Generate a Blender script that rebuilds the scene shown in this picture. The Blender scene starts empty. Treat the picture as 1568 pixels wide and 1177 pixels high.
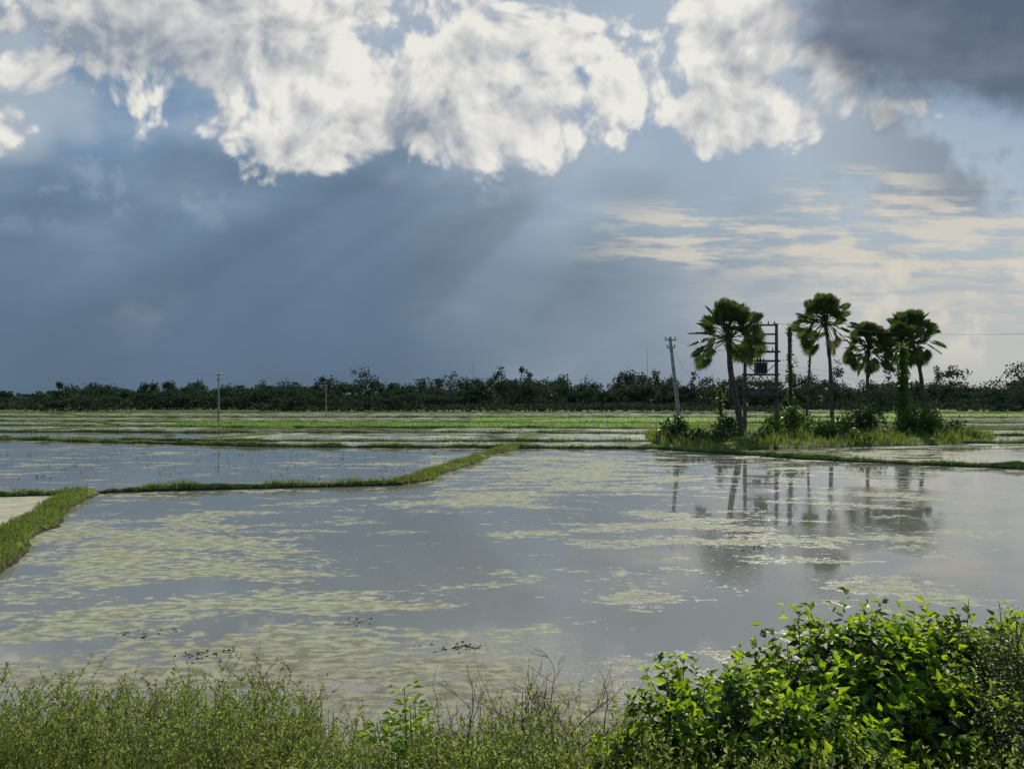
import bpy, math, numpy as np
from mathutils import Vector
rng=np.random.default_rng(7)
scene=bpy.context.scene
scene.view_settings.view_transform='Standard'
scene.view_settings.look='None'
scene.view_settings.exposure=0

# ---------------------------------------------------------------- node helpers
class V:
    def __init__(s,g,sock): s.g=g; s.s=sock
    def __add__(a,b): return a.g.m('ADD',a,b)
    __radd__=__add__
    def __sub__(a,b): return a.g.m('SUBTRACT',a,b)
    def __rsub__(a,b): return a.g.m('SUBTRACT',b,a)
    def __mul__(a,b): return a.g.m('MULTIPLY',a,b)
    __rmul__=__mul__
    def __truediv__(a,b): return a.g.m('DIVIDE',a,b)
    def __neg__(a): return a.g.m('MULTIPLY',a,-1.0)
class G:
    def __init__(s,tree): s.t=tree
    def n(s,typ,**kw):
        nd=s.t.nodes.new(typ)
        for k,v in kw.items(): setattr(nd,k,v)
        return nd
    def put(s,val,inp):
        if isinstance(val,V): s.t.links.new(val.s,inp)
        else:
            if isinstance(val,(tuple,list)) and len(val)==3 and inp.type=='RGBA': val=(*val,1.0)
            inp.default_value=val
    def m(s,op,a,b=None,clamp=False):
        nd=s.n('ShaderNodeMath',operation=op); nd.use_clamp=clamp
        s.put(a,nd.inputs[0])
        if b is not None: s.put(b,nd.inputs[1])
        return V(s,nd.outputs[0])
    def mx(s,a,b): return s.m('MAXIMUM',a,b)
    def mn(s,a,b): return s.m('MINIMUM',a,b)
    def sat(s,a): return s.m('ADD',a,0.0,clamp=True)
    def ss(s,x,lo,hi,o0=0.0,o1=1.0,smooth=True):
        nd=s.n('ShaderNodeMapRange'); nd.interpolation_type='SMOOTHSTEP' if smooth else 'LINEAR'
        nd.clamp=True
        if lo>hi: lo,hi,o0,o1=hi,lo,o1,o0
        s.put(x,nd.inputs[0]); nd.inputs[1].default_value=lo; nd.inputs[2].default_value=hi
        nd.inputs[3].default_value=o0; nd.inputs[4].default_value=o1
        return V(s,nd.outputs[0])
    def xyz(s,x,y,z):
        nd=s.n('ShaderNodeCombineXYZ')
        for i,v in enumerate((x,y,z)): s.put(v,nd.inputs[i])
        return V(s,nd.outputs[0])
    def sep(s,v):
        nd=s.n('ShaderNodeSeparateXYZ'); s.put(v,nd.inputs[0]); return [V(s,o) for o in nd.outputs]
    def noise(s,vec,scale=1,detail=5,rough=.5,dist=0,lac=2.0,dim='3D'):
        nd=s.n('ShaderNodeTexNoise'); nd.noise_dimensions=dim; s.put(vec,nd.inputs['Vector'])
        nd.inputs['Scale'].default_value=scale; nd.inputs['Detail'].default_value=detail
        nd.inputs['Roughness'].default_value=rough; nd.inputs['Distortion'].default_value=dist
        nd.inputs['Lacunarity'].default_value=lac
        return V(s,nd.outputs[0])
    def n2(s,x,y,scale,detail=4,rough=.5,off=0.0):
        return s.noise(s.xyz(x+off if off else x,y,0.0),scale,detail,rough,dim='2D')
    def voro(s,vec,scale,detail=0,rough=.5):
        nd=s.n('ShaderNodeTexVoronoi'); nd.voronoi_dimensions='2D'; nd.feature='F1'; s.put(vec,nd.inputs['Vector'])
        nd.inputs['Scale'].default_value=scale; nd.inputs['Detail'].default_value=detail
        nd.inputs['Roughness'].default_value=rough; nd.normalize=False
        return V(s,nd.outputs['Distance'])
    def mix(s,f,a,b):
        nd=s.n('ShaderNodeMix'); nd.data_type='RGBA'
        s.put(f,nd.inputs[0]); s.put(a,nd.inputs[6]); s.put(b,nd.inputs[7])
        return V(s,nd.outputs[2])
    def scale(s,c,f):
        nd=s.n('ShaderNodeVectorMath',operation='SCALE'); s.put(c,nd.inputs[0]); s.put(f,nd.inputs['Scale'])
        return V(s,nd.outputs[0])
    def pos(s):
        nd=s.n('ShaderNodeNewGeometry'); return V(s,nd.outputs['Position'])
    def island(s):
        nd=s.n('ShaderNodeNewGeometry'); return V(s,nd.outputs['Random Per Island'])
def newmat(name):
    m=bpy.data.materials.new(name); m.use_nodes=True
    t=m.node_tree; t.nodes.clear(); g=G(t)
    out=g.n('ShaderNodeOutputMaterial')
    return m,g,out
def principled(g,base,rough=.8,ior=None,bump=None,bdist=.01,bstr=1.0,spec=None):
    p=g.n('ShaderNodeBsdfPrincipled'); g.put(base,p.inputs['Base Color']); g.put(rough,p.inputs['Roughness'])
    if ior: p.inputs['IOR'].default_value=ior
    if spec is not None: g.put(spec,p.inputs['Specular IOR Level'])
    if bump is not None:
        b=g.n('ShaderNodeBump'); g.put(bump,b.inputs['Height']); b.inputs['Distance'].default_value=bdist
        g.put(bstr,b.inputs['Strength']); g.t.links.new(b.outputs[0],p.inputs['Normal'])
    return p

# ---------------------------------------------------------------- world
SUN_AZ=math.radians(18.5); SUN_EL=math.radians(30)
w=bpy.data.worlds.new("World"); scene.world=w; w.use_nodes=True
w.cycles.sampling_method='NONE'
t=w.node_tree; t.nodes.clear(); g=G(t)
out=g.n('ShaderNodeOutputWorld'); bg=g.n('ShaderNodeBackground'); t.links.new(bg.outputs[0],out.inputs[0])
bg.inputs['Strength'].default_value=0.1
sky=g.n('ShaderNodeTexSky'); sky.sky_type='NISHITA'; sky.sun_disc=False
sky.sun_elevation=SUN_EL; sky.sun_rotation=SUN_AZ; sky.air_density=1.0; sky.dust_density=.6; sky.ozone_density=1.5
tc=g.n('ShaderNodeTexCoord'); X,Y,Z=g.sep(V(g,tc.outputs['Generated']))
yy=g.mx(Y,.25); U=X/yy; W=g.mx(Z/yy,0.0)
k=10.0
def C(r,gg,b): return (r*k,gg*k,b*k,1)
base=g.scale(V(g,sky.outputs[0]),0.5)
base=g.mix(.62,base,C(.20,.34,.52))
soft=g.n2(U,W*1.7,4.0,4,.5,3.1)
n2=g.n2(U,W*2.2,3.4,4,.5,7.7)
base=g.mix(g.ss(soft,.40,.66)*.75,base,C(.40,.475,.56))
# storm sheet
leftright=g.ss(U+(soft-.5)*.3+(W-.2)*.15,-.30,.60)
storm=g.mix(leftright,C(.102,.155,.225),C(.32,.375,.42))
up=g.ss(W,.0,.36,1.0,1.5,False)*(n2*.4+.80)
ang=g.m('ARCTAN2',W-.62,U-.40)
ray=g.n2(ang*1.0,0.0,6.5,2.5,.5,.35)
raymask=g.ss(W,.04,.2)*g.ss(U,.25,-.05)
rays=(g.ss(ray,.34,.66)-.5)*raymask*.23+1.0
storm=g.scale(storm,up*rays)
sa=g.ss(W+(n2-.5)*.25,.23,.39,1.0,.10)
col=g.mix(sa*g.ss(U,.2,.66,1.0,.85),base,storm)
# warm brightening low on the right
col=g.mix(g.ss(U+(n2-.5)*.3,.15,.66)*g.ss(W,.27,.04)*.55,col,C(.62,.585,.51))
# billowing cumulus
warp=g.n2(U,W,5.0,1,.5); warp2=g.n2(U,W,5.0,1,.5,9.0)
uo=(warp-.5)*.08; vo_=(warp2-.5)*.08
def billow(u,v,d):
    q=g.xyz(u+uo,v+vo_,0.0)
    f=g.noise(q,9.0,d,.55,dim='2D')
    vo=g.voro(q,24.0,2.0,.5)
    return f+(.45-vo)*.22
b0=billow(U,W,7); b1=billow(U+.012,W+.020,7)
blobs=[(-.53,.52,.28,.125,1.1),(-.39,.475,.16,.09,1.1),(-.25,.43,.15,.11,1.3),(-.325,.36,.085,.045,1.1),(-.16,.40,.12,.10,1.3),
(-.235,.345,.075,.05,1),(-.055,.405,.13,.085,1.3),(.04,.375,.11,.065,1.3),(-.08,.36,.12,.055,1.1),(.045,.46,.09,.055,1.1),
(.145,.41,.075,.06,1.2),(.29,.455,.075,.085,1.2),(.31,.37,.09,.045,1.3),(.275,.505,.07,.05,1),(.40,.42,.06,.035,.9),(.47,.38,.09,.02,.8),
(-.655,.35,.055,.036,1),(-.2,.50,.15,.06,.9),(.22,.38,.06,.025,.9)]
F=None
for (cx,cy,rx,ry,wt) in blobs:
    s1=1/rx; s2=1/ry
    dx=(U-cx)*s1; dy=(W-cy)*s2
    f=(1.0-(dx*dx+dy*dy)*.75)*wt
    F=f if F is None else g.mx(F,f)
F=g.mx(F,-1.3)
D=F*.20+(b0-.5)*.88+.055
al=g.ss(D,-.03,.13)*g.ss(W,.24,.29)
thick=g.ss(D,.10,.42)
leftgrey=g.ss(U,-.6,-.22)-1.0
sh=g.sat((b0-b1)*2.4+.84-thick*.34+(n2-.5)*1.2+(soft-.5)*.6+leftgrey*.34)
ccol=g.mix(sh,C(.28,.325,.39),C(.85,.83,.77))
veil=g.ss(F*.22+(soft-.5)*1.2,-.14,.36)*.6
col=g.mix(veil,col,C(.40,.465,.54))
col=g.mix(al*.95,col,ccol)
fl=g.ss(W,.20,.26)*g.ss(W,.37,.33)*g.ss(U,.3,.15)
col=g.mix(fl*g.ss(b0+(n2-.5)*.6,.52,.72)*.35,col,C(.36,.43,.51))
# grey layer right
Fg=g.ss(U,.34,.6)*g.ss(W,.21,.27)*g.ss(W,.46,.36)
col=g.mix(Fg*g.ss(soft+(b0-.5)*.5,.40,.58)*.75,col,C(.20,.24,.30))
# sunlit streaks right
st=g.n2(U*1.0+W*.6,W*7.0,7.0,6,.6,2.2)
st2=g.n2(U*1.3+W*.8,W*9.0,6.0,5,.6,5.5)
m1=g.ss(U,.04,.22)*g.ss(W,.155,.19)*g.ss(W,.27,.235)
m2=g.ss(U,.32,.42)*g.ss(U,.58,.5)*g.ss(W,.25,.265)*g.ss(W,.31,.295)*.8
m4=g.ss(U,.2,.5)*g.ss(W,.04,.12)*g.ss(W,.3,.22)*.6
col=g.mix(g.sat(m1+m2+m4)*g.ss(st+(b0-.5)*.25,.41,.60)*.72,col,C(.70,.64,.535))
col=g.mix(g.ss(U,.16,.45)*g.ss(W,.07,.13)*g.ss(W,.28,.22)*g.ss(st2+(b0-.5)*.3,.46,.62)*.45,col,C(.66,.61,.52))
m3=g.ss(U+(soft-.5)*.2,.32,.54)*g.ss(W,.03,.08)*g.ss(W,.21,.16)
col=g.mix(m3*g.ss(b0,.44,.62)*.5,col,C(.76,.70,.59))
# dark cloud upper right
dx=(U-.65)*3.1; dy=(W-.54)*5.0
Fd=1.0-(dx*dx+dy*dy)+(soft-.5)*.9+(b0-.5)*.5
col=g.mix(g.ss(Fd,-.10,.45),col,g.mix(g.ss(n2+(b0-.5)*.3,.35,.65),C(.105,.140,.20),C(.165,.20,.265)))
t.links.new(col.s,bg.inputs['Color'])

# ---------------------------------------------------------------- sun
sl=bpy.data.lights.new("sun","SUN"); sl.energy=5.0; sl.angle=math.radians(.6); sl.color=(1,.90,.73)
so=bpy.data.objects.new("sun",sl); scene.collection.objects.link(so)
sd=Vector((math.sin(SUN_AZ)*math.cos(SUN_EL),math.cos(SUN_AZ)*math.cos(SUN_EL),math.sin(SUN_EL)))
so.rotation_euler=sd.to_track_quat('Z','Y').to_euler(); so.location=(20,60,60)

# ---------------------------------------------------------------- camera
cd=bpy.data.cameras.new("camera"); cam=bpy.data.objects.new("camera",cd); scene.collection.objects.link(cam)
cam.location=(0,0,3.5); cam.rotation_euler=(math.radians(90),0,0)
cd.lens=27.18; cd.sensor_width=36; cd.shift_y=.0163; cd.clip_end=12000; cd.clip_start=.05
scene.camera=cam

# ---------------------------------------------------------------- mesh builder
class MB:
    def __init__(s): s.v=[];s.f=[];s.n=0
    def add(s,verts,faces,mat=0,smooth=False):
        verts=np.asarray(verts,float).reshape(-1,3); faces=np.asarray(faces,int)
        s.v.append(verts); s.f.append((faces+s.n,mat,smooth)); s.n+=len(verts)
    def build(s,name,mats,parent=None):
        me=bpy.data.meshes.new(name); vv=np.concatenate(s.v)
        me.vertices.add(len(vv)); me.vertices.foreach_set('co',vv.astype(np.float32).ravel())
        li=np.concatenate([f.ravel() for f,_,_ in s.f]); tot=np.concatenate([np.full(len(f),f.shape[1]) for f,_,_ in s.f])
        st=np.concatenate([[0],np.cumsum(tot)[:-1]])
        mi=np.concatenate([np.full(len(f),m) for f,m,_ in s.f]); sm=np.concatenate([np.full(len(f),q) for f,_,q in s.f])
        me.loops.add(len(li)); me.loops.foreach_set('vertex_index',li.astype(np.int32))
        me.polygons.add(len(tot)); me.polygons.foreach_set('loop_start',st.astype(np.int32)); me.polygons.foreach_set('loop_total',tot.astype(np.int32))
        me.polygons.foreach_set('material_index',mi.astype(np.int32)); me.polygons.foreach_set('use_smooth',sm.astype(bool))
        me.update(calc_edges=True)
        for m in mats: me.materials.append(m)
        o=bpy.data.objects.new(name,me); scene.collection.objects.link(o)
        if parent: o.parent=parent
        return o
def nrm(a): return a/np.maximum(np.linalg.norm(a,axis=-1,keepdims=True),1e-9)
def rdir(n): return nrm(rng.normal(size=(n,3)))
def leaves(mb,P,D,L,Wd,mat=0,fold=.12,N=None):
    n=len(P)
    if n==0: return
    D=nrm(D)
    if N is None: N=rdir(n)
    S=nrm(np.cross(D,N)); N=nrm(np.cross(S,D))
    L=np.broadcast_to(L,(n,))[:,None]; Wd=np.broadcast_to(Wd,(n,))[:,None]
    b=P; tt=P+D*L-N*L*fold*.8; m=P+D*L*.5-N*Wd*fold
    l=P+D*L*.42+S*Wd*.5+N*Wd*fold; r=P+D*L*.42-S*Wd*.5+N*Wd*fold
    vs=np.stack([b,l,tt,r,m],1).reshape(-1,3); i=np.arange(n)[:,None]*5
    mb.add(vs,np.concatenate([i+[0,4,2,1],i+[0,3,2,4]]),mat)
def cards(mb,P,L,mat=0,D=None):
    n=len(P); D=rdir(n) if D is None else nrm(D); S=nrm(np.cross(D,rdir(n)))
    L=np.broadcast_to(L,(n,))[:,None]
    vs=np.stack([P-D*L*.5,P+S*L*.38,P+D*L*.5,P-S*L*.38],1).reshape(-1,3); i=np.arange(n)[:,None]*4
    mb.add(vs,i+[0,1,2,3],mat)
def blades(mb,P,h,wd,mat=0,lean=.35):
    n=len(P)
    if n==0: return
    a=rng.uniform(0,2*np.pi,n); h=np.broadcast_to(h,(n,))
    S=np.stack([np.cos(a),np.sin(a),0*a],1)*(np.broadcast_to(wd,(n,))[:,None]*.5)
    l=rng.normal(size=(n,2))*lean*h[:,None]
    mid=P+np.stack([l[:,0]*.35,l[:,1]*.35,h*.55],1); tip=P+np.stack([l[:,0],l[:,1],h],1)
    vs=np.stack([P-S,P+S,mid+S*.8,mid-S*.8,tip],1).reshape(-1,3); i=np.arange(n)[:,None]*5
    mb.add(vs,i+[0,1,2,3],mat); mb.f.append(((i+[3,2,4])+mb.n-n*5,mat,False))
def tube(mb,pts,rad,sides=8,mat=0,smooth=True,cap=True):
    pts=np.asarray(pts,float); n=len(pts); rad=np.broadcast_to(rad,(n,))
    T=nrm(np.gradient(pts,axis=0)); ref=np.array([0.,1,0]) if abs(T[0][1])<.8 else np.array([1.,0,0])
    A=nrm(np.cross(T,ref)); B=np.cross(T,A); th=np.arange(sides)/sides*2*np.pi
    vs=pts[:,None]+rad[:,None,None]*(np.cos(th)[None,:,None]*A[:,None]+np.sin(th)[None,:,None]*B[:,None])
    f=[]
    for i in range(n-1):
        for j in range(sides):
            k2=(j+1)%sides; f.append([i*sides+j,i*sides+k2,(i+1)*sides+k2,(i+1)*sides+j])
    mb.add(vs.reshape(-1,3),f,mat,smooth)
    if cap:
        mb.f.append((np.array([[ (n-1)*sides+j for j in range(sides)]])+mb.n-n*sides,mat,False))
def box(mb,c,s,mat=0,rot=0.0):
    c=np.array(c,float); s=np.array(s,float)/2
    v=np.array([[x,y,z] for z in(-1,1) for y in(-1,1) for x in(-1,1)],float)*s
    cr,sr=math.cos(rot),math.sin(rot); v=np.stack([v[:,0]*cr-v[:,1]*sr,v[:,0]*sr+v[:,1]*cr,v[:,2]],1)+c
    mb.add(v,[[0,2,3,1],[4,5,7,6],[0,1,5,4],[2,6,7,3],[0,4,6,2],[1,3,7,5]],mat)
def vnoise(x,seed=0):
    r=np.random.default_rng(seed).normal(size=4096); i=np.floor(x).astype(int); f=x-i; f=f*f*(3-2*f)
    return r[i%4096]*(1-f)+r[(i+1)%4096]*f

# ---------------------------------------------------------------- materials
def leafmat(name,c1,c2,tr=.35,trc=None,rough=.5,spec=.3):
    m,g,out=newmat(name); r=g.island()
    c=g.mix(r,c1,c2)
    p=principled(g,c,rough,spec=spec)
    tn=g.n('ShaderNodeBsdfTranslucent')
    g.put(g.mix(r,trc[0],trc[1]) if trc else c,tn.inputs[0])
    ms=g.n('ShaderNodeMixShader'); ms.inputs[0].default_value=tr
    g.t.links.new(p.outputs[0],ms.inputs[1]); g.t.links.new(tn.outputs[0],ms.inputs[2]); g.t.links.new(ms.outputs[0],out.inputs[0])
    return m
m_far=leafmat("distant_foliage",(.030,.054,.034),(.066,.10,.052),.18,rough=.9,spec=.03)
m_palm=leafmat("palm_frond",(.022,.042,.016),(.06,.095,.028),.25,((.06,.11,.02),(.12,.19,.03)),spec=.15)
m_vine=leafmat("vine_leaf",(.03,.075,.015),(.08,.15,.03),.35,((.08,.17,.02),(.16,.28,.03)))
m_isle=leafmat("islet_shrub_leaf",(.025,.055,.015),(.07,.12,.03),.3)
m_grass=leafmat("grass_blade",(.06,.11,.02),(.13,.18,.04),.4,((.13,.22,.03),(.25,.33,.05)),spec=.12)
m_rice=leafmat("rice_seedling",(.08,.175,.028),(.14,.26,.045),.4,((.15,.30,.035),(.25,.43,.055)),spec=.1)
m_dry=leafmat("dry_grass",(.16,.15,.07),(.28,.25,.13),.3,spec=.1)
m_weed=leafmat("weed_leaf",(.10,.14,.038),(.19,.23,.065),.5,((.22,.30,.065),(.40,.46,.12)),spec=.15)
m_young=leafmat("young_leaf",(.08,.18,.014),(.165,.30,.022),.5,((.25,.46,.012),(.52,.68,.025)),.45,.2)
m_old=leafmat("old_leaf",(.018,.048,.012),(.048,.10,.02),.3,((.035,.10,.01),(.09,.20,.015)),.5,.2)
def simple(name,c1,c2,sc,rough=.9,bd=.02):
    m,g,out=newmat(name); n=g.noise(g.pos(),sc,4,.6)
    p=principled(g,g.mix(g.ss(n,.35,.65),c1,c2),rough,bump=n,bdist=bd); g.t.links.new(p.outputs[0],out.inputs[0]); return m
m_trunk=simple("palm_bark",(.035,.03,.025),(.10,.09,.075),5,.9,.05)
m_conc=simple("weathered_concrete",(.16,.16,.15),(.30,.29,.27),3)
m_steel=simple("galvanised_steel",(.10,.10,.105),(.17,.17,.17),6,.55)
m_dsteel=simple("silhouette_steel",(.035,.03,.028),(.07,.055,.045),6,.8)  # frame steel coloured dark so it reads as a backlit silhouette
m_dconc=simple("silhouette_concrete",(.05,.05,.045),(.11,.105,.095),4,.9)  # darker concrete, backlit shade of the frame poles put into the colour
m_tank=simple("transformer_paint",(.035,.04,.045),(.06,.065,.07),4,.5)
m_wire=simple("wire_aluminium",(.10,.10,.11),(.16,.16,.17),4,.5)
m_porc=simple("porcelain",(.12,.06,.04),(.20,.10,.07),4,.3)
m_twig=simple("dry_twig",(.08,.06,.045),(.17,.13,.10),9)
m_mud=simple("wet_mud_clod",(.03,.027,.02),(.07,.065,.045),6,.7)
m_silt=simple("pale_silt",(.30,.29,.20),(.44,.42,.31),1.4,.75,.02)
m_ground,g,out=newmat("field_ground"); n=g.noise(g.pos(),.035,4,.55); n3=g.noise(g.pos(),2.2,4,.6)
c=g.mix(g.ss(n,.4,.6),(.045,.08,.022),(.09,.12,.04)); c=g.mix(g.ss(n3,.45,.65)*.5,c,(.06,.055,.03))
p=principled(g,c,.95,bump=n3,bdist=.05,spec=.1); g.t.links.new(p.outputs[0],out.inputs[0])
m_dike,g,out=newmat("turf_dike"); x,y,z=g.sep(g.pos()); n=g.noise(g.pos(),3.5,5,.6); n4=g.noise(g.pos(),.5,2,.5)
turf=g.mix(g.ss(n,.35,.65),(.05,.10,.018),(.12,.17,.04))
c=g.mix(g.ss(z+(n-.5)*.25+(n4-.5)*.1,.04,.14),(.035,.028,.018),turf)
p=principled(g,c,.95,bump=n,bdist=.06,spec=.1); g.t.links.new(p.outputs[0],out.inputs[0])
def water(name,zones,mud=(.185,.192,.172),cover=None,algc=((.19,.205,.14),(.39,.41,.30)),ripple=1.0):
    m,g,out=newmat(name); x,y,z=g.sep(g.pos())
    big=g.n2(x*.6,y,.22,2,.5,40.); mid=g.n2(x*.5,y,.85,6,.64,17.); fine=g.n2(x*.55,y,6.0,4,.65,5.)
    if cover is not None: Zn=cover
    else:
        Zn=None
        for (cx,cy,rx,ry,wt) in zones:
            dx=(x-cx)*(1/rx); dy=(y-cy)*(1/ry); f=g.m('POWER',2.718,(dx*dx+dy*dy)*-1.0)*wt
            Zn=f if Zn is None else g.mx(Zn,f)
    fld=(big-.5)*.8+(mid-.5)*1.8+(fine-.5)*1.0+Zn*.38
    a=g.ss(fld,.22,.35)
    mudc=g.mix(big,tuple(c*.85 for c in mud),tuple(c*1.15 for c in mud))
    ac=g.mix(g.ss(fine,.35,.65),algc[0],algc[1])
    if cover is None:   # silt-brown weed in the shallows by the bank
        ac=g.mix(g.ss(y+(mid-.5)*8.0,13.5,9.0)*.7,ac,g.mix(g.ss(fine,.35,.65),(.11,.105,.07),(.30,.29,.22)))
    wmask=g.ss(big+g.ss(x,0.0,8.0)*.10+g.ss(y,24.0,12.0)*.10,.54,.76,.05,1.0)
    r1=g.n2(x,y*1.25,4.5,2,.5); r2=g.n2(x*.9,y*1.3,15.0,1,.5)
    bump=(r1*.45+r2*.45)*wmask*.40*ripple
    p=principled(g,g.mix(a*.86,mudc,ac),g.ss(a,0,.35,.025,.9),1.72,bump=bump,bdist=.012,spec=g.ss(a,0,.35,.5,.03))
    g.t.links.new(p.outputs[0],out.inputs[0]); return m
zones=[(2.0,40,6,13,.95),(-1.2,28,3.0,3.5,.7),(-7.0,18.5,3.0,4.0,1.05),(-13,20,3,5,.7),(-4.2,11.8,3.4,2.6,1.25),(-7.0,9.6,3.2,2.4,1.1),(.8,8.8,1.4,1.2,.7),(-2.2,9.4,2.4,1.4,1.1),
       (28,48,10,7,.9),(13,36,6,5,.15)]
m_water=water("flooded_paddy_water",zones)
m_pale=water("algae_sheen_water",None,mud=(.33,.36,.30),cover=.38,algc=((.28,.33,.22),(.44,.48,.36)))  # pale base: algae plus cloud reflection painted into the colour
m_green,g,out=newmat("rice_seedling_field"); n=g.noise(g.pos(),.6,4,.6)
p=principled(g,g.mix(g.ss(n,.35,.65),(.085,.18,.035),(.15,.26,.055)),.9,spec=.1); g.t.links.new(p.outputs[0],out.inputs[0])

# ---------------------------------------------------------------- ground sheet
def ground_z(x,y):
    b=np.clip((7.6-y+.25*np.sin(x*.9)+.15*np.sin(x*2.3+1))*.33,0,2.05)-.25
    far=np.clip((y-232)/6,0,1)*.35
    return b+far
xs=np.unique(np.concatenate([np.linspace(-5000,-60,24),np.linspace(-60,60,121),np.linspace(60,5000,24)]))
ys=np.unique(np.concatenate([np.linspace(-2000,-10,10),np.linspace(-10,12,75),np.linspace(12,220,30),np.linspace(220,250,16),np.linspace(250,7000,30)]))
XX,YY=np.meshgrid(xs,ys); ZZ=ground_z(XX,YY)
mb=MB(); nx=len(xs); ny=len(ys); ii=(np.arange(ny-1)[:,None]*nx+np.arange(nx-1)[None]).ravel()[:,None]
mb.add(np.stack([XX,YY,ZZ],-1).reshape(-1,3),ii+[0,1,nx+1,nx],0,True); mb.build("ground",[m_ground])
def sheet(name,poly,z,mat):
    mb=MB(); poly=np.array(poly,float); mb.add(np.c_[poly,np.full(len(poly),z)],[list(range(len(poly)))]); return mb.build(name,[mat])
sheet("paddy_water",[(-500,5),(500,5),(500,234),(-500,234)],0.0,m_water)
sheet("silt_field",[(-60,15),(-10.6,15.5),(-12.3,18.3),(-13.8,22.3),(-15.2,25.5),(-16.3,28.7),(-19,28.3),(-60,26.7)],.02,m_silt)

# ---------------------------------------------------------------- dikes
def resample(pts,step):
    pts=np.array(pts,float); d=np.r_[0,np.cumsum(np.linalg.norm(np.diff(pts,axis=0),axis=1))]
    n=max(2,int(d[-1]/step)); s=np.linspace(0,d[-1],n)
    return np.stack([np.interp(s,d,pts[:,i]) for i in range(2)],1),s
seedc=[0]
def dike(pts,wd=.9,h=.3,step=.3,nbl=60,bh=.16,bw=.03,dry=.15):
    seedc[0]+=1; sd_=seedc[0]
    c,s=resample(pts,step)
    for _ in range(4):
        c[1:-1]=(c[:-2]+2*c[1:-1]+c[2:])/4
    T=nrm(np.gradient(c,axis=0)); Nn=np.stack([-T[:,1],T[:,0]],1)
    c=c+Nn*(vnoise(s*.5,sd_)*.08*wd)[:,None]
    off=np.array([-1,-.8,-.5,-.2,.2,.5,.8,1.]); prof=1-np.abs(off)**2.4
    ww=wd/2*(1+.16*vnoise(s*.7,sd_+50)+.08*vnoise(s*2.1,sd_+51)); hh=h*(1+.2*vnoise(s*.6,sd_+70)+.1*vnoise(s*2.7,sd_+71))
    v=np.zeros((len(c),8,3)); v[:,:,:2]=c[:,None]+Nn[:,None]*(off[None,:]*ww[:,None])[:,:,None]
    v[:,:,2]=prof[None]*hh[:,None]-.05+rng.normal(size=(len(c),8))*.012
    mb=MB(); i=(np.arange(len(c)-1)[:,None]*8+np.arange(7)[None]).ravel()[:,None]
    mb.add(v.reshape(-1,3),i+[0,1,9,8],0,True)
    n=int(s[-1]*nbl)
    if n:
        k=rng.integers(0,len(c),n); o=rng.uniform(-.85,.85,n); dens=vnoise(s[k]*.8,sd_+9)
        keep=dens>-.9; k=k[keep]; o=o[keep]; n=len(k)
        xy=c[k]+Nn[k]*(o*ww[k])[:,None]+rng.normal(size=(n,2))*step*.4
        z=(1-np.abs(o)**2.4)*hh[k]-.06
        P_=np.c_[xy,z]; q=rng.random(n)<dry; hgt=bh*rng.uniform(.5,1.5,n)*(1+.3*vnoise(s[k]*.9,sd_+33))
        blades(mb,P_[~q],hgt[~q],bw,1); blades(mb,P_[q],hgt[q],bw,2)
    return mb.build("paddy_dike",[m_dike,m_grass,m_dry])
dike([(-9.5,12.5),(-12.1,18.3),(-13.6,22.3),(-15,25.5),(-16.1,29)],1.15,.30,.2,450,.11,.022)
dike([(-45,27),(-18.5,28.4),(-16.1,29),(-14.8,30),(-10.1,31.2),(-4.8,32.4)],.55,.22,.2,170,.13,.025)
dike([(-4.8,32.4),(-4.0,35.7),(-3.0,41.9),(-1.8,49.3),(.1,57.5)],1.15,.26,.25,320,.13,.03)
dike([(-110,84),(-47.3,71.4),(-32,64.8),(-19.5,60),(-9,58.4),(0,57.6),(10.4,57)],.9,.28,.4,60,.12,.05)
dike([(10.4,57),(14,52.5),(16.9,48.2),(19.6,45),(22.2,42.7),(26.6,40.2),(45,33)],.8,.30,.3,60,.12,.035,.3)
bases=[67,82,101,127,165,228]
def rowy(i,x): return bases[i]-.10*x*(1-.14*i)+2.2*np.sin(x*.017*(1+.1*i)+i*1.7)+.7*np.sin(x*.09+i)
mb_p=MB(); mb_g=MB(); gb=[]
for i,b in enumerate(bases):
    lim=b*1.1+30; xs_=np.arange(-lim,lim,3.0); pts=np.stack([xs_,rowy(i,xs_)],1)
    dike(pts,.9+.008*b,.20+.0010*b,1.0,10,.09+.0005*b,.07+.0006*b,.12)
    if i<len(bases)-1:
        x=-lim
        while x<lim:
            wdt=rng.uniform(.25,.75)*b; x2=min(x+wdt,lim); sl_=rng.uniform(-.9,.9)
            gap=bases[i+1]-b
            xa,xb=x2,x2+sl_*gap
            if x2<lim: dike([(xa,rowy(i,xa)),((xa+xb)/2,(rowy(i,xa)+rowy(i+1,xb))/2),(xb,rowy(i+1,xb))],.8+.003*b,.16+.0006*b,1.0,8,.12,.07)
            nn=8; ta=np.linspace(0,1,nn); fx=x+(x2-x)*ta
            lo=np.c_[fx,rowy(i,fx)]; hi=np.c_[fx,rowy(i+1,fx)]; cx=(x+x2)/2
            r=rng.random()
            green=(i==3 and -15<cx<55) or (i==2 and (r<.12 or 0<cx<22)) or (i==4 and r<.40) or (i==3 and r<.2)
            quads=[[j,j+1,nn+j+1,nn+j] for j in range(nn-1)]
            if green:
                mb_g.add(np.c_[np.r_[lo,hi],np.full(2*nn,.03)],quads)
                n=int(3200); a=rng.random(n); bb=rng.random(n); px_=x+(x2-x)*a; py_=rowy(i,px_)*(1-bb)+rowy(i+1,px_)*bb
                gb.append(np.c_[px_,py_,np.full(n,.02)])
            elif rng.random()<.75: mb_p.add(np.c_[np.r_[lo,hi],np.full(2*nn,.02)],quads)
            x=x2
xs_=np.arange(-80,70,5.)
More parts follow.
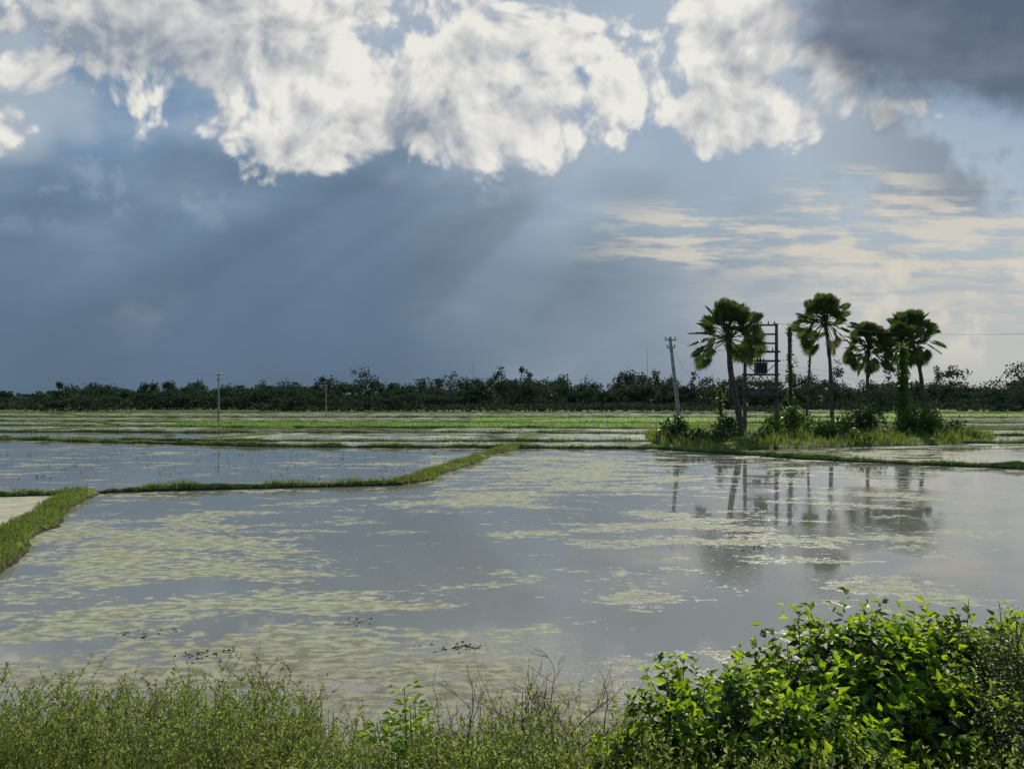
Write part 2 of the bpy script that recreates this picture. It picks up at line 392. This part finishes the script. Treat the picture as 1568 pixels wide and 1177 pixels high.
def d4(x): return np.interp(x,[-110,-47.3,-32,-19.5,-9,0,10.4,40,70],[84,71.4,64.8,60,58.4,57.6,57,57,55])
for a,b in zip(xs_[:-1],xs_[1:]):
    if a>-22 : mb_p.add([(a,d4(a),.02),(b,d4(b),.02),(b,rowy(0,b),.02),(a,rowy(0,a),.02)],[[0,1,2,3]])
mb_p.build("algae_sheen_paddy",[m_pale])
blades(mb_g,np.concatenate(gb),rng.uniform(.12,.30,sum(len(a) for a in gb)),.18,1)
mb_g.build("rice_paddy",[m_green,m_rice])

mb=MB(); n=230
cx=rng.uniform(-34,-4,n); cy=rng.uniform(34,57,n); keep=cy<56-.2*np.abs(cx+10); cx=cx[keep];cy=cy[keep]
pp=np.repeat(np.c_[cx,cy,np.zeros(len(cx))-.02],4,0); pp[:,:2]+=rng.normal(size=(len(pp),2))*.12
blades(mb,pp,rng.uniform(.06,.26,len(pp)),.022,0,.5); mb.build("rice_stubble",[m_isle])
def debris(c,r,n):
    mb=MB(); P_=np.c_[np.array(c)+rng.normal(size=(n,2))*[r,r*.45],rng.uniform(-.01,.02,n)]
    D_=rdir(n); D_[:,2]*=.15; leaves(mb,P_,D_,rng.uniform(.03,.1,n),.03,0)
    mb.build("floating_debris",[m_mud])
debris((-.75,11.0),.2,50); debris((-4.2,10.7),.25,40); debris((5.4,18.4),.45,70); debris((3.2,45),.7,80); debris((-5.6,11.6),.35,30); debris((-2.6,12.2),.3,25)

# ---------------------------------------------------------------- islet
mb=MB(); poly=np.array([(10.6,58),(13,55.5),(17,55.5),(24,58),(31,60),(37,63),(44,70),(52,84),(50,97),(38,104),(24,100),(15,84),(12,70)],float)
cen=poly.mean(0); rings=[1,.95,.85,.6,.3]; zs=[-.06,.2,.35,.5,.55]
pr,_=resample(np.vstack([poly,poly[:1]]),1.2); m_=len(pr)
vs=np.concatenate([np.c_[cen+(pr-cen)*r,np.full(m_,z_)+rng.normal(size=m_)*.05] for r,z_ in zip(rings,zs)]+[np.r_[cen,.6][None]])
f=[]
for r in range(len(rings)-1):
    for j in range(m_-1): f.append([r*m_+j,r*m_+j+1,(r+1)*m_+j+1,(r+1)*m_+j])
mb.add(vs,f,0,True); last=(len(rings)-1)*m_
mb.f.append((np.array([[last+j,last+j+1,len(vs)-1] for j in range(m_-1)]),0,True))
def inpoly(x,y,poly):
    c=np.zeros(len(x),bool); j=len(poly)-1
    for i in range(len(poly)):
        xi,yi=poly[i]; xj,yj=poly[j]
        c^=((yi>y)!=(yj>y))&(x<(xj-xi)*(y-yi)/(yj-yi+1e-9)+xi); j=i
    return c
n=26000; px_=rng.uniform(10,52,n); py_=rng.uniform(55,104,n); py_[:n//2]=rng.uniform(55,72,n//2)
kk=inpoly(px_,py_,poly); px_=px_[kk];py_=py_[kk]
q=rng.random(len(px_))<.2; P_=np.c_[px_,py_,np.full(len(px_),.2)]
patch=.6+.5*np.sin(px_*.9)*np.cos(py_*.5)+.35*np.sin(px_*2.3+py_)
hh=rng.uniform(.35,1.1,len(px_))*np.clip(patch,.25,1.6)
blades(mb,P_[~q],hh[~q],.07,1,.3); blades(mb,P_[q],hh[q],.07,2,.3)
mb.build("grassy_islet",[m_dike,m_grass,m_dry])

def shrub(name,c,r,n,size,mats=(None,),clumps=14,stems=True):
    mb=MB(); c=np.array(c,float); r=np.array(r,float)
    cl=rdir(clumps)*rng.uniform(.3,.85,(clumps,1))*r; cl[:,2]=np.abs(cl[:,2])*1.05
    k=rng.integers(0,clumps,n); P_=c+cl[k]+rdir(n)*(rng.random((n,1))**.45)*r.mean()*.42
    P_[:,2]=np.maximum(P_[:,2],c[2]+.02)
    cards(mb,P_,rng.uniform(.6,1.3,n)*size,0)
    if stems:
        for j in range(min(clumps,8)):
            e=c+cl[j]; tube(mb,[c+[0,0,-.1],c+cl[j]*.5+rng.normal(size=3)*.05,e],[.05,.035,.015],5,1)
    return mb.build(name,[mats[0],m_trunk])
S_=[((13.2,62,.3),(1.6,1.3,2.0),1000),((15.6,61,.3),(1.8,1.2,1.3),900),((11.8,60,.2),(1.0,1.,.9),500),((21.8,64,.4),(1.3,1,1.5),700),((23.5,66,.4),(2.3,1.5,3.0),1800),((26,64,.4),(1.4,1.2,1.8),800),((20,60,.3),(1.4,1,1.2),600),
((33,72,.5),(3.2,2,2.6),1800),((29.5,70,.5),(2.4,1.5,1.6),900),((38.2,72,.5),(2.6,2,4.0),2600),((35.5,69,.5),(1.8,1.5,1.8),900),((42,76,.4),(2.6,1.6,1.9),1000),((18.3,66,.4),(1.7,1.3,1.9),800),((46,86,.4),(4,2,1.6),900),((30.5,84,.4),(4,2,2.4),1200),((27,60.5,.2),(1.3,1,1.0),500)]
for c,r,n in S_: shrub("shrub",c,r,n,.26,(m_isle if rng.random()<.6 else m_vine,))

# ---------------------------------------------------------------- palms
def palm(basep,top,R,nl,trunk_r=.26,name="toddy_palm",low=-60,fan=.36,deadp=.45,ez=1.0,bow=.2):
    base_=np.array(basep,float); top=np.array(top,float); mb=MB()
    tt=np.linspace(0,1,18)[:,None]
    pts=base_+(top-base_)*tt+ np.sin(tt*np.pi)*np.array([bow,0,0])+np.sin(tt*np.pi*2)*np.array([-bow*.3,.05,0])
    rr=trunk_r*(1.2-.45*tt[:,0])*(1+.06*rng.normal(size=18)); rr[0]*=1.4; rr[-3:]*=[1.15,1.35,1.2]
    tube(mb,pts,rr,10,0)
    for j in range(26):
        a=rng.uniform(0,2*np.pi); zz=rng.uniform(-.32*R,0); p0=top+[0,0,zz]; d=np.array([math.cos(a),math.sin(a),rng.uniform(.1,.9)])
        tube(mb,[p0,p0+nrm(d)*rng.uniform(.35,.7)],[.06,.03],4,0)
    up=np.array([0,0,1.])
    for j in range(nl):
        el=math.radians(low+(88-low)*(((j+.5)/nl)**.80)); a=j*2.39996+rng.normal()*.25
        D_=np.array([math.cos(a)*math.cos(el),math.sin(a)*math.cos(el),math.sin(el)]); D_/=np.linalg.norm(D_)
        fr=R*fan*rng.uniform(.85,1.12); pl=R*rng.uniform(.80,1.04)*(ez if el<0 else 1)-fr*.85
        hub=top+D_*pl+np.array([0,0,-.05*pl*math.cos(el)])
        tube(mb,[top,top+D_*pl*.55+[0,0,.04*pl],hub],[.06,.045,.03],4,2,cap=False)
        # palmate blade: stiff, almost flat disc of pleated segments, turned at random about its stalk
        Nn=up-D_*D_.dot(up)+rng.normal(size=3)*.75; Nn-=D_*D_.dot(Nn); Nn/=np.linalg.norm(Nn)
        D2=nrm(D_+np.array([0,0,-.15*math.cos(el)])); Nn-=D2*D2.dot(Nn); Nn/=np.linalg.norm(Nn); Sd=np.cross(D2,Nn)
        ns=28; an=np.linspace(-2.35,2.35,ns); half=(an[1]-an[0])/2
        d=np.cos(an)[:,None]*D2+np.sin(an)[:,None]*Sd+Nn*(.15*np.abs(np.sin(an)))[:,None]
        d=nrm(d); L=(fr*(1-.10*np.abs(an)/2.35)*rng.uniform(.92,1.05,ns))[:,None]
        side=nrm(np.cross(d,Nn)); wq=L*.70*math.tan(half)*1.05
        fold=(np.where(np.arange(ns)%2==0,1,-1)*.025*fr)[:,None]*Nn
        m1=hub+d*L*.70; tip=hub+d*L+np.array([0,0,-1.])*L*.07
        vsx=np.stack([np.broadcast_to(hub,d.shape),m1+side*wq+fold,tip,m1-side*wq-fold],1).reshape(-1,3)
        ix=np.arange(ns)[:,None]*4; dead=el<math.radians(-35) and rng.random()<deadp
        mb.add(vsx,ix+[0,1,2,3],3 if dead else 1)
    return mb.build(name,[m_trunk,m_palm,m_palm,m_dry])
palm((21.5,72,.3),(20.2,72,9.3),4.0,36,.29,low=-48,fan=.36,deadp=.15,bow=-.25)
palm((35.3,85,.3),(34.4,85,12.2),3.3,42,.20,low=-74,fan=.36,ez=1.25,deadp=.2,bow=.18)
palm((39.3,85,.3),(39.2,85,9.4),2.9,42,.20,low=-80,fan=.36,ez=1.2,deadp=.1,bow=-.15)
palm((47.4,88,.3),(45.3,88,10.9),3.3,46,.21,low=-80,fan=.36,ez=1.3,deadp=.1,bow=.3)
palm((43.2,84,.3),(42.4,84,9.9),2.6,34,.19,low=-78,fan=.37,ez=1.2,deadp=.1,bow=.1)

def vine_trunk(basep,top,r,leafn,spread,name):
    mb=MB(); b=np.array(basep,float); tp=np.array(top,float); tt=np.linspace(0,1,10)[:,None]
    pts=b+(tp-b)*tt+rng.normal(size=(10,3))*[.04,.04,0]; tube(mb,pts,r*(1.15-.3*tt[:,0]),8,0)
    u=rng.random(leafn); lump=.35+.65*np.abs(vnoise(u*9,int(leafn)))
    P_=b+(tp-b)*u[:,None]+rdir(leafn)*(spread*lump*rng.random(leafn)**.5)[:,None]
    cards(mb,P_,rng.uniform(.14,.3,leafn),1); mb.build(name,[m_trunk,m_vine])
vine_trunk((28.5,79,.3),(28.4,79,11.1),.20,1300,.42,"vine_covered_trunk")
vine_trunk((31.2,82,.3),(31.6,82,8.4),.13,200,.22,"vine_covered_trunk")
vine_trunk((38.0,75,.3),(37.9,75,8.8),.2,3000,.95,"vine_covered_trunk")
vine_trunk((20.0,74,.3),(19.9,74,4.5),.12,600,.45,"vine_covered_trunk")

# ---------------------------------------------------------------- poles, transformer frame, wires
def pole(b,tp,r=.15,arm=1.6,name="utility_pole",rot=0.):
    mb=MB(); b=np.array(b,float); tp=np.array(tp,float); tube(mb,[b,(b+tp)/2,tp],[r,r*.85,r*.65],8,0)
    for dz,aw in((-.25,arm),(-.95,arm*.7)):
        c=b+(tp-b)*(1+dz/(tp[2]-b[2])); box(mb,c+[0,-.02,0],(aw,.1,.1),1,rot)
        for s in(-.46,0,.46):
            if s==0 and dz<-.5: continue
            q=c+[s*aw*math.cos(rot),s*aw*math.sin(rot),0]
            tube(mb,[q+[0,0,.05],q+[0,0,.12],q+[0,0,.13],q+[0,0,.2],q+[0,0,.21],q+[0,0,.3]],[.02,.03,.07,.06,.04,.03],6,2)
    c=b+(tp-b)*.86; tube(mb,[c+[-.5,0,.45],c+[0,0,-.1]],[.02,.02],4,1)
    return mb.build(name,[m_conc,m_steel,m_porc])
pole((15.6,71.4,.1),(14.6,71.4,9.4),.21,1.0)
pole((-46.3,122,-.1),(-46.3,122,7.9),.16,.8)
pole((-43.3,180,-.1),(-43.3,180,7.2),.13,.8)
pole((78,98,-.1),(78,98,13),.2,1.8)
mb=MB()
xl,xr,yd=22.9,26.0,76.0
tube(mb,[(xl,yd,.2),(xl,yd,4.5),(xl,yd,8.6)],[.20,.18,.15],8,0); tube(mb,[(xr,yd,.2),(xr,yd,6),(xr,yd,11.1)],[.22,.19,.15],8,0)
tube(mb,[(24.6,yd+.6,7.3),(24.6,yd+.6,11.0)],[.08,.07],6,1)
xm=(xl+xr)/2
for z_,wd_ in((11.0,0),(10.1,0),(9.2,0),(8.35,3.7),(7.45,3.7),(6.1,3.6),(4.6,3.4),(3.9,3.4),(2.6,3.3)):
    if wd_==0: box(mb,(25.2,yd+.3,z_),(1.9,.16,.16),1)
    else:
        box(mb,(xm,yd-.24,z_),(wd_,.12,.17),1); box(mb,(xm,yd+.24,z_),(wd_,.12,.17),1)
tube(mb,[(xl,yd-.35,4.7),(xr,yd-.35,7.3)],[.045,.045],4,1); tube(mb,[(xr,yd+.35,4.7),(xl,yd+.35,7.3)],[.045,.045],4,1)
box(mb,(xm,yd,4.02),(3.0,1.0,.06),1)
box(mb,(xm,yd,6.72),(1.1,.7,1.0),2); box(mb,(xm,yd,7.26),(1.25,.85,.07),2)
for s in range(6):
    box(mb,(xm-.4+s*.16,yd-.45,6.7),(.05,.18,.8),2)
for s in(-.3,0,.3):
    tube(mb,[(xm+s,yd,7.28),(xm+s,yd,7.4),(xm+s,yd,7.45),(xm+s,yd,7.6),(xm+s,yd,7.8)],[.05,.08,.05,.07,.03],6,3)
tube(mb,[(xm-.45,yd,7.5),(xm+.1,yd,7.5)],[.13,.13],8,2)
box(mb,(xm-.5,yd-.3,4.35),(.7,.35,.55),2); box(mb,(xm+.55,yd-.3,4.3),(.5,.3,.45),2)
for s in(-1.1,0,1.1): tube(mb,[(xm+s,yd-.22,8.43),(xm+s,yd-.22,8.5),(xm+s,yd-.22,8.6),(xm+s,yd-.22,8.8)],[.03,.08,.06,.03],6,3)
for s in(-.6,.1,.7): tube(mb,[(25.2+s,yd+.3,11.08),(25.2+s,yd+.3,11.18),(25.2+s,yd+.3,11.3),(25.2+s,yd+.3,11.4)],[.03,.08,.06,.03],6,3)
mb.build("transformer_platform",[m_dconc,m_dsteel,m_tank,m_porc])
mb=MB()
def wire(a,b,sag,r=.009):
    tt=np.linspace(0,1,18)[:,None]; a=np.array(a,float); b=np.array(b,float)
    tube(mb,a+(b-a)*tt-np.array([0,0,1])*sag*4*tt*(1-tt),r,4,0)
for s in(-.55,0,.55):
    wire((14.7+s,71.4,9.45),(xm+s*1.5,yd-.22,8.8),.8)
    wire((xr-.3,yd+.3+s*.3,11.2),(78+s,98,13.0),1.1)
for s in(0,.5): wire((xr,yd-.2,6.6+s),(78,98,6.4+s),1.3)
wire((-46.3,122,8.0),(-43.3,180,7.3),1.0,.006)
wire((-46.3,122,8.0),(-130,135,9.),1.5,.006)
wire((14.75,71.3,8.4),(20.6,72,2.5),1.2)
mb.build("power_line",[m_wire])
mb=MB()
for (x_,y_,h_) in((-20,400,24),(70,400,30)):
    tube(mb,[(x_,y_,0),(x_,y_,h_*.6),(x_,y_,h_)],[.12,.10,.05],4,0)
    for z_ in np.arange(3,h_,2.5): box(mb,(x_,y_,z_),(.4,.4,.08),0)
mb.build("radio_mast",[m_steel])

# ---------------------------------------------------------------- distant tree line
mb=MB()
def top_h(x,y):
    t_=x/y
    return np.interp(t_,[-.8,-.66,-.5,-.3,-.1,0,.05,.15,.4,.7,.9],[.022,.020,.024,.029,.032,.040,.038,.033,.038,.036,.037])*y+3.5
allP=[];allL=[]
def crown(c,r,n,s):
    K=9; cl=rdir(K)*rng.uniform(.2,.8,(K,1))*r; k=rng.integers(0,K,n)
    allP.append(np.array(c)+cl[k]+rdir(n)*(rng.random((n,1))**.5)*np.array(r)*.45); allL.append(rng.uniform(.6,1.25,n)*s)
def lowf(x,s): return vnoise(x/14.+500,s)*.5+vnoise(x/45.+500,s+1)*.5
for row,(y0,y1,cnt) in enumerate(((246,285,190),(300,360,300),(390,470,340))):
    for j in range(cnt):
        y_=rng.uniform(y0,y1); x_=rng.uniform(-.85,.85)*y_
        if row==0 and (lowf(np.array([x_]),5)[0]>.0 or -25<x_<60): continue
        hv=.26*float(lowf(np.array([x_]),20+row)[0])
        H_=top_h(x_,y_)*(.70,.86,.97)[row]*rng.choice([.50,.66,.82,.96,1.20],p=[.2,.25,.28,.19,.08])*(1+hv)
        rx=rng.uniform(2.4,6.8)*(1+.2*row); rz=H_*rng.uniform(.24,.42)
        crown((x_,y_,H_-rz),(rx,rx,rz),int(100+28*rx),.85+.2*row)
        tube(mb,[(x_,y_,0),(x_+.2,y_,H_*.6)],[.25,.12],5,1)
for (y0,y1,n,hm) in((250,262,4500,2.0),(300,330,12000,3.8),(395,430,18000,6.6)):
    y_=rng.uniform(y0,y1,n); x_=rng.uniform(-.9,.9,n)*y_
    msk=(lowf(x_,5)<.1) if y0<260 else np.ones(n,bool)
    z_=rng.random(n)**.8*hm*np.clip(1+.45*lowf(x_,int(y0)),.35,2.0)
    allP.append(np.c_[x_,y_,z_][msk]); allL.append(np.full(msk.sum(),1.4 if y0<390 else 2.2))
cards(mb,np.concatenate(allP),np.concatenate(allL),0)
for t_,yy_ in((-.585,340),(-.245,370),(.012,365)):
    x_=t_*yy_; H_=top_h(x_,yy_)*rng.uniform(.98,1.04); tube(mb,[(x_,yy_,0),(x_,yy_,H_)],[.25,.2],5,1)
    n=130; P_=np.array([x_,yy_,H_-.3])+rdir(n)*rng.uniform(.3,1.8,(n,1)); cards(mb,P_,rng.uniform(.6,1.1,n),0)
mb.build("distant_tree_line",[m_far,m_trunk])

# ---------------------------------------------------------------- foreground bushes
def bush(name,lobes,nsprig,lsize,mats,dens=1.0,spr=.30):
    mb=MB()
    for (c,r) in lobes:
        c=np.array(c,float); r=np.array(r,float); n=int(nsprig*(r[0]*r[2])*dens)
        d=rdir(n); d[:,2]=np.abs(d[:,2])*1.1-.15; d=nrm(d)
        lump=1+.13*np.sin(d[:,0]*9+c[0])*np.cos(d[:,2]*8+d[:,1]*6)+.07*rng.normal(size=n)
        depth=rng.random(n)**.6; rad=(.62+.38*depth)*lump
        B=c+d*r*rad[:,None]; outer=depth>.6
        G_=nrm(d*.8+np.array([0,0,.75])+rng.normal(size=(n,3))*.35)
        Ls=spr*rng.uniform(.5,1.25,n)
        for j in range(n):
            if j%4==0: tube(mb,[B[j]-G_[j]*.1,B[j]+G_[j]*Ls[j]*.5,B[j]+G_[j]*Ls[j]],[.006,.004,.002],3,2,cap=False)
        nl=9
        for q in range(nl):
            tq=(q+.6)/nl; a=q*2.4+rng.uniform(0,6.28,n)*.2
            A=nrm(np.cross(G_,np.array([.3,.2,1.]))); Bx=np.cross(G_,A)
            rd=A*np.cos(a)[:,None]+Bx*np.sin(a)[:,None]
            Dl=nrm(rd*(1.1-.6*tq)+G_*.55+np.array([0,0,-.25])+rng.normal(size=(n,3))*.25)
            Pl=B+G_*(Ls*tq)[:,None]; N_=nrm(G_+rng.normal(size=(n,3))*.4); L=lsize*rng.uniform(.6,1.25,n)*(1.1-.35*tq)
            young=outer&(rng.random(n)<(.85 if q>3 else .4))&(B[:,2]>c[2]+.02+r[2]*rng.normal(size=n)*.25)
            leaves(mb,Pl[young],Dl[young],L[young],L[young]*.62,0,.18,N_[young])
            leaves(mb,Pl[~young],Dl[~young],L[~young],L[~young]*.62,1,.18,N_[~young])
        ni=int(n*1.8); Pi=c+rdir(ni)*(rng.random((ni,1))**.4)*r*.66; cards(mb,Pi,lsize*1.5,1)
        for q in range(7):
            e=c+rdir(1)[0]*r*.75; e[2]=max(e[2],c[2]); b_=np.array([c[0]+rng.normal()*.15,c[1]+rng.normal()*.15,ground_z(c[0],c[1])-.1]); tube(mb,[b_,(b_+e)/2+rng.normal(size=3)*.08,e],[.025,.018,.008],5,2)
    mb.build(name,mats)
bush("leafy_bush",[((2.95,6.6,.50),(.85,.8,.98)),((3.9,6.8,.45),(1.0,.9,.95)),((3.4,5.9,.25),(.9,.7,.92)),((2.6,6.0,.30),(.8,.6,.85)),((4.8,6.9,.35),(.9,.8,.95))],640,.11,[m_young,m_old,m_twig])
bush("leafy_bush",[((1.42,5.3,.76),(.62,.55,.76)),((2.0,5.1,.62),(.6,.5,.72)),((.98,5.2,.48),(.45,.4,.70)),((1.6,4.9,.45),(.8,.4,.72))],900,.088,[m_young,m_old,m_twig],spr=.24)
bush("thorn_shrub",[((3.95,5.9,.55),(.55,.6,1.05)),((3.7,5.3,.4),(.5,.5,.95)),((4.6,6.2,.6),(.6,.7,1.1))],1500,.035,[m_weed,m_isle,m_twig],spr=.3)

# ---------------------------------------------------------------- foreground weeds
mb=MB()
def weeds(n,x0,x1,y0,y1,h0,h1,nl=60,ls=.028,branch=5,mat=0):
    for j in range(n):
        y_=rng.uniform(y0,y1); x_=rng.uniform(x0,x1); z_=float(ground_z(np.array(x_),np.array(y_)))
        h=rng.uniform(h0,h1)*(1+.10*math.sin(x_*2.1)+.06*math.sin(x_*5.3+y_)); lean=rng.normal(size=2)*.16
        b=np.array([x_,y_,z_]); tp=b+[lean[0]*h,lean[1]*h,h]; mid=(b+tp)/2+[0,0,h*.05]
        tube(mb,[b,mid,tp],[.004,.003,.0012],3,0,cap=False)
        ends=[]
        for k in range(branch):
            s=rng.uniform(.35,.95); p0=b+(tp-b)*s; d=rdir(1)[0]; d[2]=abs(d[2])+.6; d/=np.linalg.norm(d); L=rng.uniform(.12,.34)
            p1=p0+d*L; tube(mb,[p0,p1],[.0025,.001],3,0,cap=False); ends.append((p0,p1))
        ends.append((b+(tp-b)*.4,tp)); ends.append((b+(tp-b)*.4,tp))
        e=rng.integers(0,len(ends),nl); s=rng.random(nl)[:,None]; E0=np.array([a for a,_ in ends])[e]; E1=np.array([a for _,a in ends])[e]
        P_=E0+(E1-E0)*s; D_=rdir(nl)*.8+[0,0,.5]; L=ls*rng.uniform(.6,1.5,nl)
        leaves(mb,P_,D_,L,L*.42,mat if rng.random()<.9 else 2)
weeds(420,-5.0,-1.4,4.3,7.0,.74,1.02,150,.026,7)
weeds(190,-1.9,.2,4.2,6.6,.60,.90,100)
weeds(120,-.4,1.5,4.1,6.4,.5,.78,60)
weeds(60,.8,3.0,3.9,4.7,.45,.65,60)
n=12000; x_=rng.uniform(-5.5,5.5,n); y_=rng.uniform(3.8,7.4,n)
P_=np.c_[x_,y_,ground_z(x_,y_)]; q=rng.random(n)<.25; hh=rng.uniform(.3,.92,n)*np.interp(x_,[-5,-1.5,.5,2],[1.0,.86,.7,.6])
blades(mb,P_[~q],hh[~q],.012,3,.3); blades(mb,P_[q],hh[q],.010,2,.35)
mb.build("roadside_weeds",[m_weed,m_isle,m_dry,m_grass])
mb=MB()
for (x_,y_,h) in((-.72,5.2,1.12),(-.62,5.3,1.0),(-.85,5.15,.85),(-.55,5.1,.8),(-.75,5.0,.9),(-.66,5.05,.98)):
    b=np.array([x_,y_,float(ground_z(np.array(x_),np.array(y_)))]); tp=b+[rng.normal()*.08,0,h]; tube(mb,[b,(b+tp)/2+[.02,0,0],tp],[.009,.007,.003],5,1)
    n=90; s=rng.uniform(.3,1,n)[:,None]; a=rng.uniform(0,6.28,n); D_=np.stack([np.cos(a),np.sin(a),rng.uniform(-.3,.6,n)],1); off=nrm(D_)*rng.uniform(0,.14,(n,1))
    leaves(mb,b+(tp-b)*s+off,D_,rng.uniform(.04,.085,n),.04,0,.15,np.tile([0,0,1.],(n,1))+rng.normal(size=(n,3))*.3)
mb.build("sapling",[m_young,m_twig])
def branch(mb,p,d,L,r,depth):
    pts=[p]; q=p.copy(); dd=d.copy()
    for k in range(4):
        dd=nrm(dd+rng.normal(size=3)*.16); q=q+dd*L/4; pts.append(q.copy())
    tube(mb,pts,np.linspace(r,r*.55,5),4,0,cap=False)
    if depth>0:
        for k in range(rng.integers(2,5)):
            i=rng.integers(1,5); nd=nrm(dd+rng.normal(size=3)*.55+[0,0,.15]); branch(mb,pts[i],nd,L*rng.uniform(.45,.75),r*.55,depth-1)
for (x_,y_,h) in((-.25,5.4,.6),(.12,5.5,.65),(.3,5.3,.6),(-.05,5.1,.55),(.55,5.4,.55),(-.9,5.8,.5),(-2.1,6,.5),(.75,5.7,.5)):
    mb=MB(); b=np.array([x_,y_,float(ground_z(np.array(x_),np.array(y_)))])
    for k in range(3): branch(mb,b,nrm(np.array([rng.normal()*.4,rng.normal()*.3,1.])),h,.009,3)
    mb.build("dry_shrub",[m_twig])
